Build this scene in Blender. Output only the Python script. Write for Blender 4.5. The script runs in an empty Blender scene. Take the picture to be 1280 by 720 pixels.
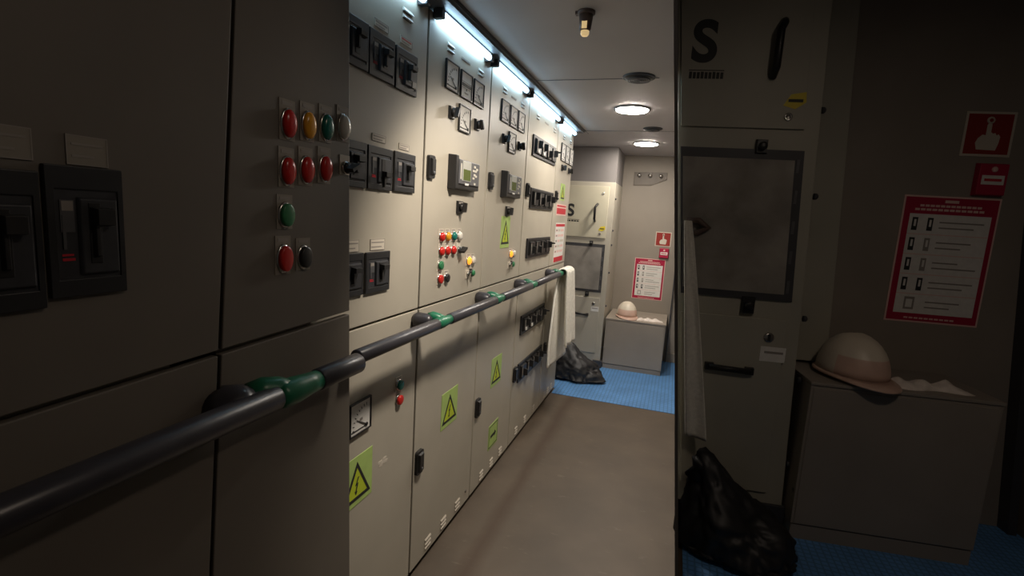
import bpy, bmesh, math, random
from mathutils import Vector, Matrix, noise
random.seed(7)
sc = bpy.context.scene
COL = sc.collection
PI = math.pi
R90 = PI / 2

# ------------------------------------------------------------------ materials
def mat(name, col, rough=.5, metal=0, var=.0, scale=8, bump=0, spec=.5, emit=None, es=0, stretch=None, col2=None, detail=4):
    m = bpy.data.materials.new(name)
    m.use_nodes = True
    nt = m.node_tree
    b = nt.nodes['Principled BSDF']
    b.inputs['Roughness'].default_value = rough
    b.inputs['Metallic'].default_value = metal
    b.inputs['Specular IOR Level'].default_value = spec
    c = (*col, 1)
    b.inputs['Base Color'].default_value = c
    if var or bump or col2:
        tc = nt.nodes.new('ShaderNodeTexCoord')
        mp = nt.nodes.new('ShaderNodeMapping')
        nt.links.new(tc.outputs['Object'], mp.inputs['Vector'])
        if stretch:
            mp.inputs['Scale'].default_value = stretch
        n = nt.nodes.new('ShaderNodeTexNoise')
        n.inputs['Scale'].default_value = scale
        n.inputs['Detail'].default_value = detail
        nt.links.new(mp.outputs['Vector'], n.inputs['Vector'])
        r = nt.nodes.new('ShaderNodeValToRGB')
        r.color_ramp.elements[0].position = .35
        r.color_ramp.elements[1].position = .68
        lo = col2 if col2 else tuple(max(0, x * (1 - var)) for x in col)
        hi = col if col2 else tuple(min(1, x * (1 + var)) for x in col)
        r.color_ramp.elements[0].color = (*lo, 1)
        r.color_ramp.elements[1].color = (*hi, 1)
        nt.links.new(n.outputs['Fac'], r.inputs['Fac'])
        nt.links.new(r.outputs['Color'], b.inputs['Base Color'])
        if bump:
            bp = nt.nodes.new('ShaderNodeBump')
            bp.inputs['Strength'].default_value = bump
            bp.inputs['Distance'].default_value = .01
            nt.links.new(n.outputs['Fac'], bp.inputs['Height'])
            nt.links.new(bp.outputs['Normal'], b.inputs['Normal'])
    if emit:
        b.inputs['Emission Color'].default_value = (*emit, 1)
        b.inputs['Emission Strength'].default_value = es
    return m

M = {}
M['beige'] = mat('beige_enamel', (.46, .42, .345), .42, var=.04, scale=5, bump=.02)
M['brown'] = mat('shaded_beige_enamel', (.158, .138, .114), .5, var=.05, scale=5, bump=.02)  # beige darkened, the near row's dimness is put into the colour
M['body'] = mat('carcass_enamel', (.20, .17, .13), .6, var=.05)
M['black'] = mat('black_plastic', (.018, .017, .017), .38, var=.2, scale=30)
M['frame'] = mat('breaker_frame', (.020, .020, .022), .42, var=.12, scale=40)
M['grey'] = mat('grey_plastic', (.10, .10, .105), .45, var=.1, scale=40)
M['face'] = mat('breaker_face', (.038, .039, .044), .4, var=.15, scale=40)
M['white'] = mat('white_paper', (.78, .76, .72), .6, var=.04, scale=40)
M['ink'] = mat('black_ink', (.02, .02, .02), .6)
M['greyink'] = mat('grey_ink', (.30, .27, .24), .6)
M['redink'] = mat('red_ink', (.55, .02, .035), .55)
M['pinkink'] = mat('crimson_ink', (.42, .008, .05), .5)
M['pink'] = mat('pink_paper', (.80, .55, .50), .6)
M['signred'] = mat('sign_red', (.30, .022, .015), .5)
M['label'] = mat('beige_label', (.62, .56, .47), .55)
M['shadedlab'] = mat('shaded_label', (.27, .24, .20), .55)  # label beige darkened to carry the near row's dimness
M['lime'] = mat('lime_glow_film', (.42, .58, .17), .5, var=.08, scale=15)
M['yellow'] = mat('warning_yellow', (.50, .60, .03), .5, var=.05, scale=15)
M['tagyel'] = mat('tag_yellow', (.70, .55, .02), .5)
M['red'] = mat('red_lens', (.55, .02, .015), .25)
M['amber'] = mat('amber_lens', (.75, .34, .02), .25)
M['orange'] = mat('orange_lens', (.95, .30, .02), .3, emit=(1, .3, .03), es=.35)
M['greenl'] = mat('green_lens', (.01, .16, .13), .25)
M['green'] = mat('green_button', (.03, .20, .08), .35)
M['clear'] = mat('clear_lens', (.70, .66, .58), .2)
M['chrome'] = mat('chrome', (.55, .53, .50), .25, metal=1)
M['lcd'] = mat('lcd_glass', (.10, .13, .035), .2)
M['lcdhood'] = mat('lcd_hood', (.42, .42, .38), .4)
M['rail'] = mat('rail_sleeve', (.042, .040, .048), .33, var=.15, scale=14, stretch=(1, 1, 1))
M['railg'] = mat('rail_green_enamel', (.012, .15, .075), .35, var=.15, scale=25)
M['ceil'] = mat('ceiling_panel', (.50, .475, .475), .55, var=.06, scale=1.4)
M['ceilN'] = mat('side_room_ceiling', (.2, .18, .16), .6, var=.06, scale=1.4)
M['trim'] = mat('dark_trim', (.05, .05, .055), .5, var=.1)
M['cornice'] = mat('cornice_metal', (.16, .165, .18), .4, var=.08)
M['duct'] = mat('duct_grey', (.20, .185, .18), .55, var=.05, scale=4)
M['cream'] = mat('cream_enamel', (.56, .52, .40), .45, var=.04, scale=4)
M['greige'] = mat('greige_enamel', (.47, .435, .36), .45, var=.05, scale=4)
M['endwall'] = mat('end_wall_panel', (.30, .262, .218), .55, var=.05, scale=3)
M['box'] = mat('locker_enamel', (.34, .292, .24), .5, var=.05, scale=4)
M['creamshade'] = mat('shaded_cream_enamel', (.40, .38, .31), .5, var=.06, scale=3)  # cream with the side room's dimness painted in
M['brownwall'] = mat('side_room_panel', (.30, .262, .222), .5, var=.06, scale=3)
M['mesh'] = mat('filter_mesh', (.36, .33, .29), .6, col2=(.20, .182, .16), scale=5, bump=.3, detail=6)
M['hookplate'] = mat('hook_plate', (.15, .125, .10), .5, var=.08)
M['bag'] = mat('black_bag_plastic', (.016, .016, .018), .5, var=.2, scale=6, bump=.06)
M['towel'] = mat('white_terry', (.80, .77, .69), .95, var=.06, scale=60, bump=.35, spec=.1)
M['cloth'] = mat('white_cotton', (.80, .72, .66), .95, var=.06, scale=50, bump=.3, spec=.1)
M['helmet'] = mat('helmet_shell', (.72, .64, .52), .4, var=.03)
M['helmetp'] = mat('helmet_peak', (.66, .45, .36), .45, var=.06, scale=12)
M['tube'] = mat('cool_tube', (.9, .95, 1), .4, emit=(.50, .78, 1.0), es=2.7)
M['disc'] = mat('warm_diffuser', (1, .97, .9), .4, emit=(1, .91, .80), es=38)
M['filldisc'] = mat('added_fill_diffuser', (1, .97, .9), .4, emit=(1, .82, .66), es=10)  # glow of the lamp added for the side room
M['amberglass'] = mat('amber_glass', (.62, .36, .10), .2, emit=(1, .72, .35), es=.12)
M['detector'] = mat('detector_brown', (.11, .07, .055), .45, var=.1)

def floor_brown():
    m = mat('brown_floor', (.100, .075, .053), .55, var=.16, scale=3.2, bump=.05, detail=8)
    nt = m.node_tree
    b = nt.nodes['Principled BSDF']
    base = b.inputs['Base Color'].links[0].from_socket
    # pale scuffs: thresholded fine noise
    tc = nt.nodes.new('ShaderNodeTexCoord')
    mp = nt.nodes.new('ShaderNodeMapping'); mp.inputs['Rotation'].default_value = (0, 0, .7); mp.inputs['Scale'].default_value = (3, 9, 1)
    n = nt.nodes.new('ShaderNodeTexNoise'); n.inputs['Scale'].default_value = 3.1; n.inputs['Detail'].default_value = 9; n.inputs['Roughness'].default_value = .7
    r = nt.nodes.new('ShaderNodeValToRGB'); r.color_ramp.elements[0].position = .60; r.color_ramp.elements[1].position = .72
    r.color_ramp.elements[0].color = (0, 0, 0, 1); r.color_ramp.elements[1].color = (.35, .35, .35, 1)
    mx = nt.nodes.new('ShaderNodeMixRGB'); mx.inputs['Color2'].default_value = (.26, .22, .17, 1)
    nt.links.new(tc.outputs['Object'], mp.inputs['Vector']); nt.links.new(mp.outputs['Vector'], n.inputs['Vector'])
    nt.links.new(n.outputs['Fac'], r.inputs['Fac']); nt.links.new(r.outputs['Color'], mx.inputs['Fac']); nt.links.new(base, mx.inputs['Color1'])
    # worn rusty streak that runs along the cabinets
    sx = nt.nodes.new('ShaderNodeSeparateXYZ'); nt.links.new(tc.outputs['Object'], sx.inputs['Vector'])
    n2 = nt.nodes.new('ShaderNodeTexNoise'); n2.inputs['Scale'].default_value = 2.2; n2.inputs['Detail'].default_value = 5
    nt.links.new(tc.outputs['Object'], n2.inputs['Vector'])
    ad = nt.nodes.new('ShaderNodeMath'); ad.operation = 'MULTIPLY_ADD'; ad.inputs[1].default_value = .10
    nt.links.new(n2.outputs['Fac'], ad.inputs[0]); nt.links.new(sx.outputs['X'], ad.inputs[2])
    r2 = nt.nodes.new('ShaderNodeValToRGB')
    e = r2.color_ramp.elements
    e[0].position = .175; e[0].color = (0, 0, 0, 1)
    e[1].position = .29; e[1].color = (0, 0, 0, 1)
    k = e.new(.225); k.color = (.75, .75, .75, 1)
    nt.links.new(ad.outputs[0], r2.inputs['Fac'])
    mx2 = nt.nodes.new('ShaderNodeMixRGB'); mx2.inputs['Color2'].default_value = (.066, .040, .026, 1)
    nt.links.new(r2.outputs['Color'], mx2.inputs['Fac']); nt.links.new(mx.outputs['Color'], mx2.inputs['Color1'])
    nt.links.new(mx2.outputs['Color'], b.inputs['Base Color'])
    return m
M['floor'] = floor_brown()

def blue_floor():
    m = mat('blue_floor', (.125, .32, .66), .5, var=.10, scale=5, detail=6)
    nt = m.node_tree
    b = nt.nodes['Principled BSDF']
    tc = nt.nodes.new('ShaderNodeTexCoord')
    ck = nt.nodes.new('ShaderNodeTexBrick'); ck.inputs['Scale'].default_value = 1
    ck.offset = 0
    ck.inputs['Brick Width'].default_value = .03; ck.inputs['Row Height'].default_value = .03; ck.inputs['Mortar Size'].default_value = .004
    ck.inputs['Color1'].default_value = (1, 1, 1, 1); ck.inputs['Color2'].default_value = (.95, .95, .95, 1); ck.inputs['Mortar'].default_value = (.55, .55, .55, 1)
    nt.links.new(tc.outputs['Object'], ck.inputs['Vector'])
    mx = nt.nodes.new('ShaderNodeMixRGB'); mx.blend_type = 'MULTIPLY'; mx.inputs['Fac'].default_value = .8
    base = b.inputs['Base Color'].links[0].from_socket
    nt.links.new(base, mx.inputs['Color1']); nt.links.new(ck.outputs['Color'], mx.inputs['Color2'])
    nt.links.new(mx.outputs['Color'], b.inputs['Base Color'])
    return m
M['blue'] = blue_floor()

# ------------------------------------------------------------------ mesh builder
class G:
    def __init__(s):
        s.v, s.f, s.mi, s.mats, s.sm = [], [], [], [], []
    def m(s, name):
        if name not in s.mats:
            s.mats.append(name)
        return s.mats.index(name)
    def add(s, vs, fs, mname, smooth=False):
        o = len(s.v); s.v += [tuple(x) for x in vs]; k = s.m(mname)
        for f in fs:
            s.f.append([o + i for i in f]); s.mi.append(k); s.sm.append(smooth)
    def hexa(s, p, mn):           # 8 corners: bottom 4 ccw, top 4 ccw
        s.add(p, [(3, 2, 1, 0), (4, 5, 6, 7), (0, 1, 5, 4), (1, 2, 6, 5), (2, 3, 7, 6), (3, 0, 4, 7)], mn)
    def box(s, x0, x1, y0, y1, z0, z1, mn):
        s.hexa([(x0, y0, z0), (x1, y0, z0), (x1, y1, z0), (x0, y1, z0), (x0, y0, z1), (x1, y0, z1), (x1, y1, z1), (x0, y1, z1)], mn)
    def slab(s, x0, x1, z0, z1, d0, d1, mn, taper=0):   # on a face at y=0, standing out from d0 to d1
        t = taper
        s.hexa([(x0 + t, -d1, z0 + t), (x1 - t, -d1, z0 + t), (x1, -d0, z0), (x0, -d0, z0), (x0 + t, -d1, z1 - t), (x1 - t, -d1, z1 - t), (x1, -d0, z1), (x0, -d0, z1)], mn)
    def prism(s, poly, d0, d1, mn):   # poly in x,z
        n = len(poly)
        vs = [(x, -d0, z) for x, z in poly] + [(x, -d1, z) for x, z in poly]
        a = sum(poly[i][0] * poly[(i + 1) % n][1] - poly[(i + 1) % n][0] * poly[i][1] for i in range(n))
        idx = list(range(n)) if a > 0 else list(range(n))[::-1]
        fs = [tuple(n + i for i in idx), tuple(idx[::-1])]
        for q in range(n):
            i, j = idx[q], idx[(q + 1) % n]
            fs.append((i, j, n + j, n + i))
        s.add(vs, fs, mn)
    def ring(s, outer, inner, d0, d1, mn):   # frame between two outlines of equal count
        n = len(outer)
        vs = [(x, -d1, z) for x, z in outer] + [(x, -d1, z) for x, z in inner] + [(x, -d0, z) for x, z in outer] + [(x, -d0, z) for x, z in inner]
        fs = []
        for i in range(n):
            j = (i + 1) % n
            fs += [(i, j, n + j, n + i), (2 * n + i, 2 * n + j, j, i), (n + i, n + j, 3 * n + j, 3 * n + i), (3 * n + i, 3 * n + j, 2 * n + j, 2 * n + i)]
        s.add(vs, fs, mn)
    def lathe(s, prof, mn, o=(0, 0, 0), axis='y', seg=20, smooth=True):   # prof: (radius, height) ; axis y runs towards the viewer (-y)
        vs = []
        for r, h in prof:
            for k in range(seg):
                a = 2 * PI * k / seg
                c, d = r * math.cos(a), r * math.sin(a)
                vs.append({'y': (o[0] + c, o[1] - h, o[2] + d), 'z': (o[0] + c, o[1] + d, o[2] + h), 'x': (o[0] + h, o[1] + c, o[2] + d)}[axis])
        fs = []
        for i in range(len(prof) - 1):
            for k in range(seg):
                l = (k + 1) % seg
                fs.append((i * seg + k, i * seg + l, (i + 1) * seg + l, (i + 1) * seg + k))
        fs += [tuple(range(seg))[::-1], tuple((len(prof) - 1) * seg + k for k in range(seg))]
        s.add(vs, fs, mn, smooth)
    def tube(s, pts, r, mn, seg=12, smooth=True):
        P = [Vector(p) for p in pts]
        rr = r if isinstance(r, (list, tuple)) else [r] * len(P)
        T = []
        for i in range(len(P)):
            t = (P[min(i + 1, len(P) - 1)] - P[max(i - 1, 0)]).normalized(); T.append(t)
        up = Vector((0, 0, 1)) if abs(T[0].z) < .9 else Vector((1, 0, 0))
        n = T[0].cross(up).normalized()
        vs = []
        for i, p in enumerate(P):
            n = (n - T[i] * n.dot(T[i])).normalized(); b = T[i].cross(n)
            for k in range(seg):
                a = 2 * PI * k / seg
                vs.append(p + (n * math.cos(a) + b * math.sin(a)) * rr[i])
        fs = []
        for i in range(len(P) - 1):
            for k in range(seg):
                l = (k + 1) % seg
                fs.append((i * seg + k, i * seg + l, (i + 1) * seg + l, (i + 1) * seg + k))
        fs += [tuple(range(seg))[::-1], tuple((len(P) - 1) * seg + k for k in range(seg))]
        s.add(vs, fs, mn, smooth)
    def mesh(s, name):
        me = bpy.data.meshes.new(name)
        me.from_pydata(s.v, [], s.f)
        for k in s.mats:
            me.materials.append(M[k])
        me.polygons.foreach_set('material_index', s.mi)
        me.polygons.foreach_set('use_smooth', s.sm)
        me.update()
        bm = bmesh.new(); bm.from_mesh(me); bmesh.ops.recalc_face_normals(bm, faces=bm.faces); bm.to_mesh(me); bm.free()
        return me
    def put(s, name, parent=None, loc=(0, 0, 0), bev=0, ry=0):
        return put(name, s.mesh(name), parent, loc, bev, ry)

def put(name, me, parent=None, loc=(0, 0, 0), bev=0, ry=0):
    o = bpy.data.objects.new(name, me); COL.objects.link(o)
    o.parent = parent; o.location = loc; o.rotation_euler = (0, ry, 0)
    if bev:
        b = o.modifiers.new('bevel', 'BEVEL'); b.width = bev; b.segments = 2; b.limit_method = 'ANGLE'; b.harden_normals = False
    return o

def thing(name, label, cat, loc=(0, 0, 0), rz=0, group=None):
    o = bpy.data.objects.new(name, None); COL.objects.link(o)
    o.empty_display_size = .05
    o.location = loc; o.rotation_euler = (0, 0, rz); o['label'] = label; o['category'] = cat
    if group: o['group'] = group
    return o
def tag(o, label, cat, group=None):
    o['label'] = label; o['category'] = cat
    if group: o['group'] = group
    return o
def struct(name, g):
    o = g.put(name); o['kind'] = 'structure'; return o

CACHE = {}
def cached(key, fn):
    if key not in CACHE:
        g = G(); fn(g); CACHE[key] = g.mesh(key if isinstance(key, str) else key[0])
    return CACHE[key]

def rect(x0, x1, z0, z1):
    return [(x0, z0), (x1, z0), (x1, z1), (x0, z1)]

def text_mesh(body, size, mname, depth=.001):
    cu = bpy.data.curves.new('lettering', 'FONT'); cu.body = body; cu.size = size; cu.extrude = depth; cu.align_x = 'LEFT'
    cu.offset = size * .030
    o = bpy.data.objects.new('lettering', cu); COL.objects.link(o)
    dg = bpy.context.evaluated_depsgraph_get(); dg.update()
    me = bpy.data.meshes.new_from_object(o.evaluated_get(dg))
    bpy.data.objects.remove(o); bpy.data.curves.remove(cu)
    me.transform(Matrix.Rotation(R90, 4, 'X'))
    me.materials.clear(); me.materials.append(M[mname])
    return me

# ------------------------------------------------------------------ small switchboard parts (local: x right, z up, front = -y)
def breaker(par, cx, cz, w=.127, h=.123, white_tag=False, lever='mid'):
    k = w / .127; q = h / .123
    def f(g):
        g.ring(rect(-w/2, w/2, -h/2, h/2), rect(-w/2 + .013*k, w/2 - .010*k, -h/2 + .017*q, h/2 - .022*q), 0, .008, 'frame')
        g.slab(-w/2 + .012*k, w/2 - .009*k, -h/2 + .016*q, h/2 - .021*q, 0, .006, 'face')
        g.slab(-w/2 + .046*k, w/2 - .012*k, -h/2 + .020*q, h/2 - .028*q, .006, .012, 'face', .003)
    o = put('breaker', cached(('breaker', w, h), f), par, (cx, 0, cz), .0015)
    def lv(g):
        g.slab(-.002*k, .018*k, -.030*q, .028*q, .012, .0132, 'black')              # slot
        z0 = {'mid': .012, 'up': .020, 'low': -.018}[lever] * q
        g.slab(-.001*k, .034*k, z0 - .006*q, z0 + .012*q, .0132, .028, 'black', .002)
        g.slab(.001*k, .013*k, z0 - .036*q, z0, .0132, .020, 'black', .002)
    put('lever', cached(('lever', w, h, lever), lv), o, (0, 0, 0), .001)
    def pl(g):
        g.slab(-w/2 + .020*k, -w/2 + .042*k, .000*q, .030*q, .006, .0075, 'grey')
        g.slab(-w/2 + .022*k, -w/2 + .040*k, .020*q, .029*q, .0075, .0082, 'greyink')
        g.slab(-w/2 + .022*k, -w/2 + .027*k, -.016*q, .016*q, .0075, .0082, 'grey')
        g.slab(-w/2 + .020*k, -w/2 + .040*k, -.027*q, -.0245*q, .006, .0068, 'redink')
        g.slab(-w/2 + .020*k, -w/2 + .038*k, -.0225*q, -.0205*q, .006, .0068, 'redink')
    put('rating_plate', cached(('rating_plate', w, h), pl), o)
    if white_tag:
        g = G(); g.slab(w/2 - .038*k, w/2 - .014*k, -h/2 + .022*q, -h/2 + .040*q, .012, .0135, 'white'); g.put('paper_tag', o)
    return o

def name_plate(par, cx, cz, w=.07, h=.021, red=False, lines=2, mn='label'):
    def f(g):
        g.slab(-w/2, w/2, -h/2, h/2, 0, .0018, mn)
        g.ring(rect(-w/2, w/2, -h/2, h/2), rect(-w/2 + .0015, w/2 - .0015, -h/2 + .0015, h/2 - .0015), .0018, .0022, 'greyink')
        for i in range(lines):
            z = h/2 - (i + .75) * h / (lines + .5)
            g.slab(-w/2 + .006, w/2 - .006 - .012*i, z - .0016, z + .0016, .0018, .0024, 'redink' if red and i == 0 else 'greyink')
    return put('name_plate', cached(('name_plate', w, h, red, lines, mn), f), par, (cx, 0, cz))

def louvre(par, cx, cz, w=.05, n=2, pitch=.017, mn='white', slant=0):
    def f(g):
        for i in range(n):
            z = (i - (n - 1) / 2) * pitch
            e = .0055 if n == 2 else .0032
            p = .009 if n == 2 else .0045
            g.hexa([(-w/2, -p, z - e), (w/2, -p, z - e), (w/2, 0, z - e), (-w/2, 0, z - e), (-w/2, -.0015, z + e), (w/2, -.0015, z + e), (w/2, 0, z + e), (-w/2, 0, z + e)], mn)
            g.slab(-w/2 + .003, w/2 - .003, z - e - .003, z - e, 0, .001, 'ink')
    return put('louvre', cached(('louvre', w, n, pitch, mn), f), par, (cx, 0, cz))

def meter(par, cx, cz, style='needle', w=.11, h=.101):
    def f(g):
        g.ring(rect(-w/2, w/2, -h/2, h/2), rect(-w/2 + .005, w/2 - .005, -h/2 + .0045, h/2 - .0045), 0, .009, 'black')
    o = put('meter', cached(('meter', w, h), f), par, (cx, 0, cz), .001)
    def d(g):
        g.slab(-w/2 + .006, w/2 - .006, -h/2 + .004, h/2 - .004, 0, .0055, 'white')
        if style == 'bar':
            g.slab(-w/2 + .010, w/2 - .010, -.006, .006, .0055, .0065, 'ink')
            g.slab(-w/2 + .010, w/2 - .010, .010, .012, .0055, .0063, 'greyink')
            g.slab(-w/2 + .010, w/2 - .010, -.012, -.010, .0055, .0063, 'greyink')
            g.slab(-.018, .018, -.032, -.026, .0055, .0063, 'greyink')
        else:
            c = (.030, -.034)
            for i in range(9):      # scale ticks
                a = R90 + i * R90 / 8
                x, z = c[0] + .062 * math.cos(a), c[1] + .062 * math.sin(a)
                x2, z2 = c[0] + .070 * math.cos(a), c[1] + .070 * math.sin(a)
                nx, nz = -math.sin(a) * .0012, math.cos(a) * .0012
                g.prism([(x - nx, z - nz), (x2 - nx, z2 - nz), (x2 + nx, z2 + nz), (x + nx, z + nz)], .0055, .0063, 'ink')
            g.slab(-w/2 + .010, w/2 - .022, -h/2 + .012, -h/2 + .016, .0055, .0063, 'ink')
            g.slab(-.004, .010, -.012, -.004, .0055, .0063, 'greyink')
    put('dial', cached(('dial', w, h, style), d), o)
    def nd(g):
        c = (.030, -.034)
        if style == 'bar':
            g.slab(-.002, .002, -.020, -.012, .0065, .0078, 'ink')
        else:
            a = PI * .83
            x, z = c[0] + .058 * math.cos(a), c[1] + .058 * math.sin(a)
            g.prism([(c[0], c[1] - .002), (c[0], c[1] + .002), (x, z + .001), (x, z - .001)], .0065, .0078, 'ink')
            g.lathe([(.006, .0065), (.006, .0085), (.003, .0088)], 'ink', (c[0], 0, c[1]), seg=12)
    put('needle', cached(('needle', style), nd), o)
    return o

def selector(par, cx, cz, s=.045, ang=.5, plate='black'):
    def f(g):
        g.slab(-s/2, s/2, -s/2, s/2, 0, .010, plate, .002)
        g.slab(-s/2 + .004, s/2 - .004, s/2 - .012, s/2 - .005, .010, .0106, 'greyink')
    o = put('selector_switch', cached(('selector_switch', s, plate), f), par, (cx, 0, cz))
    def k(g):
        g.lathe([(.017, .010), (.017, .018), (.014, .022)], 'black', seg=18)
        g.slab(-.006, .006, -.020, .020, .020, .036, 'black', .0015)
    put('knob', cached('knob', k), o, ry=ang)
    return o

def lamp(par, cx, cz, colr, kind='indicator_lamp', plate=True, sc_=1):
    def f(g):
        if plate:
            g.slab(-.021, .021, -.021, .030, 0, .0015, 'shadedlab' if sc_ != 1 else 'label')
            g.slab(-.014, .014, .0225, .027, .0015, .002, 'greyink')
        g.lathe([(.0195, 0), (.0195, .004), (.017, .006)], 'chrome', seg=22)
    o = put(kind, cached((kind, plate, sc_ != 1), f), par, (cx, 0, cz))
    if sc_ != 1: o.scale = (1.05, 1, sc_)
    def c(g):
        if kind == 'indicator_lamp':
            g.lathe([(.0175, .004), (.0175, .010), (.014, .0145), (.007, .0165)], colr, seg=22)
        else:
            g.lathe([(.0170, .004), (.0170, .013), (.014, .0145)], colr, seg=22)
    put('lens' if kind == 'indicator_lamp' else 'button_cap', cached(('cap', kind, colr), c), o)
    return o

def toggle(par, cx, cz):          # black rotary with key-like pointer
    def f(g):
        g.slab(-.019, .019, -.017, .030, 0, .0015, 'label')
        g.lathe([(.0155, 0), (.0155, .008), (.013, .010)], 'chrome', seg=18)
    o = put('rotary_switch', cached('rotary_switch', f), par, (cx, 0, cz))
    def k(g):
        g.lathe([(.014, .008), (.014, .014)], 'black', seg=18)
        g.slab(-.005, .005, -.016, .022, .012, .036, 'black', .001)
    put('knob', cached('rotary_knob', k), o, ry=1.1)
    return o

def key_switch(par, cx, cz):
    def f(g):
        g.slab(-.040, -.004, -.022, .014, 0, .004, 'label')
        g.lathe([(.018, 0), (.018, .012), (.015, .016)], 'black', (.010, 0, 0), seg=18)
    o = put('key_switch', cached('key_switch', f), par, (cx, 0, cz))
    g = G(); g.lathe([(.0145, .016), (.0145, .020), (.010, .024)], 'green', (.010, 0, 0), seg=18); g.put('button_cap', o)
    g = G(); g.lathe([(.010, .004), (.010, .012)], 'chrome', (-.024, 0, -.002), seg=14); g.slab(-.026, -.022, -.026, .002, .012, .022, 'chrome'); g.put('key', o)
    return o

def controller(par, cx, cz):
    w, h = .250, .120
    def f(g):
        g.slab(-w/2, w/2, -h/2, h/2, 0, .030, 'black', .004)
        g.slab(-w/2, -w/2 + .030, -h/2 - .002, h/2 + .010, 0, .034, 'black', .003)
        g.slab(-w/2 + .034, w/2 - .012, -h/2 + .020, h/2 - .004, .030, .035, 'grey', .002)
    o = put('controller', cached('controller', f), par, (cx, 0, cz), .002)
    g = G(); g.slab(-w/2 + .060, -w/2 + .142, -.026, .052, .035, .0375, 'lcdhood', .001); g.slab(-w/2 + .066, -w/2 + .136, -.022, .020, .0375, .0385, 'lcd'); g.put('screen', o)
    g = G()
    for x, z in ((.046, .022), (.068, .022), (.057, .038), (.057, .006), (.046, -.008), (.072, .002), (.060, -.030), (.080, .030)):
        g.slab(x - .0065, x + .0065, z - .005, z + .005, .035, .0385, 'clear', .001)
    g.put('keypad', o)
    g = G(); g.slab(-.036, .000, -.041, -.033, .035, .036, 'white'); g.slab(-w/2 + .044, -w/2 + .052, -.020, .040, .035, .036, 'clear'); g.put('badge', o)
    return o

def door_handle(par, cx, cz, w=.042, h=.085):
    def f(g):
        r = .010
        pts = []
        for sx, sz, a0 in ((1, 1, 0), (-1, 1, R90), (-1, -1, PI), (1, -1, 3 * R90)):
            for i in range(4):
                a = a0 + i * R90 / 3
                pts.append((sx * (w/2 - r) + r * math.cos(a), sz * (h/2 - r) + r * math.sin(a)))
        g.prism(pts, 0, .012, 'black')
        g.slab(-w/2 + .008, w/2 - .008, -h/2 + .012, h/2 - .010, .012, .020, 'black', .003)
        g.lathe([(.006, .020), (.006, .022)], 'grey', (0, 0, -h/4), seg=12)
    return put('door_handle', cached(('door_handle', w, h), f), par, (cx, 0, cz))

BOLT = [(.004, .030), (-.010, .002), (-.002, .004), (-.008, -.018), (-.012, -.016), (-.006, -.032), (.002, -.020), (-.003, -.020), (.006, .010), (-.002, .008), (.010, .030)]
def tri(cx, cz, w, h):
    return [(cx - w/2, cz - h/2), (cx + w/2, cz - h/2), (cx, cz + h/2)]
def warning(par, cx, cz, w=.16, h=.16, tw=.142, th=.120, dz=0):
    g = G()
    g.slab(-w/2, w/2, -h/2, h/2, 0, .0015, 'lime')
    o = g.put('warning_sign', par, (cx, 0, cz))
    g = G()
    g.ring(tri(0, dz, tw, th), tri(0, dz - .004, tw - .034, th - .030), .0015, .0026, 'ink')
    g.prism(tri(0, dz - .004, tw - .030, th - .027), .0015, .002, 'yellow')
    g.prism([(x * 1.0, z * .9 + dz - .016) for x, z in BOLT], .002, .0028, 'ink')
    g.put('triangle', o)
    return o

def breaker_row(par, cx, cz, w=.56, h=.121, seed=0, tags=False):
    def f(g):
        g.ring(rect(-w/2, w/2, -h/2, h/2), rect(-w/2 + .022, w/2 - .018, -h/2 + .014, h/2 - .016), 0, .010, 'frame')
        g.slab(-w/2 + .020, w/2 - .016, -h/2 + .012, h/2 - .014, 0, .004, 'grey')
    o = put('breaker_row', cached(('breaker_row', w, h), f), par, (cx, 0, cz), .0015)
    rnd = random.Random(seed)
    n = 4
    for i in range(n):
        x = -w/2 + .022 + (w - .040) * (i + .5) / n
        bw = (w - .040) / n - .030
        def b(g):
            g.slab(-bw/2, bw/2, -h/2 + .018, h/2 - .020, .004, .022, 'black', .003)
            g.slab(-bw/2 + .006, -bw/2 + .018, -.030, .030, .022, .0228, 'greyink')  # pale strip paints in the reflection along each module
        put('breaker_module', cached(('breaker_module', w, h), b), o, (x, 0, 0), .001)
        if tags and i in (0, 1):
            g = G(); g.slab(x - .030, x - .004, -.036, -.018, .022, .026, 'white'); g.put('paper_tag', o)
        tz = rnd.choice((.012, .014, -.010, .010))
        g = G()
        g.slab(-.004, .016, tz - .022, tz + .022, .022, .044, 'black', .003)
        if i == 3: g.slab(.004, .013, tz + .004, tz + .016, .040, .066, 'black', .002)
        g.put('breaker_toggle', o, (x, 0, 0))
    return o

# ------------------------------------------------------------------ switchboard cabinets
SW = R90   # faces +X
def cabinet(y0, y1, label, up=(1.098, 2.112), lo=(.030, 1.090), handles=True, enamel='beige', x=0.0, z0=0, body_y0=None, name='switchboard_cabinet', group='switchboard cabinets'):
    yc = (y0 + y1) / 2
    t = thing(name, label, 'cabinet', (x, yc, 0), SW, group)
    a, b = y0 - yc, y1 - yc
    g = G()
    g.box(a + .001, b - .001, .018, .42, .03, up[1] + .004, 'body')
    g.box(a + .01, b - .01, .05, .40, 0, .03, 'black')
    g.put('carcass', t)
    doors = []
    for nm, (zz0, zz1) in (('upper_door', up), ('lower_door', lo)):
        g = G(); g.box(a + .004, b - .004, 0, .017, zz0, zz1, enamel)
        d = g.put(nm, t, bev=.002); doors.append(d)
    return t, doors, (lambda Y: Y - yc)

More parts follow.
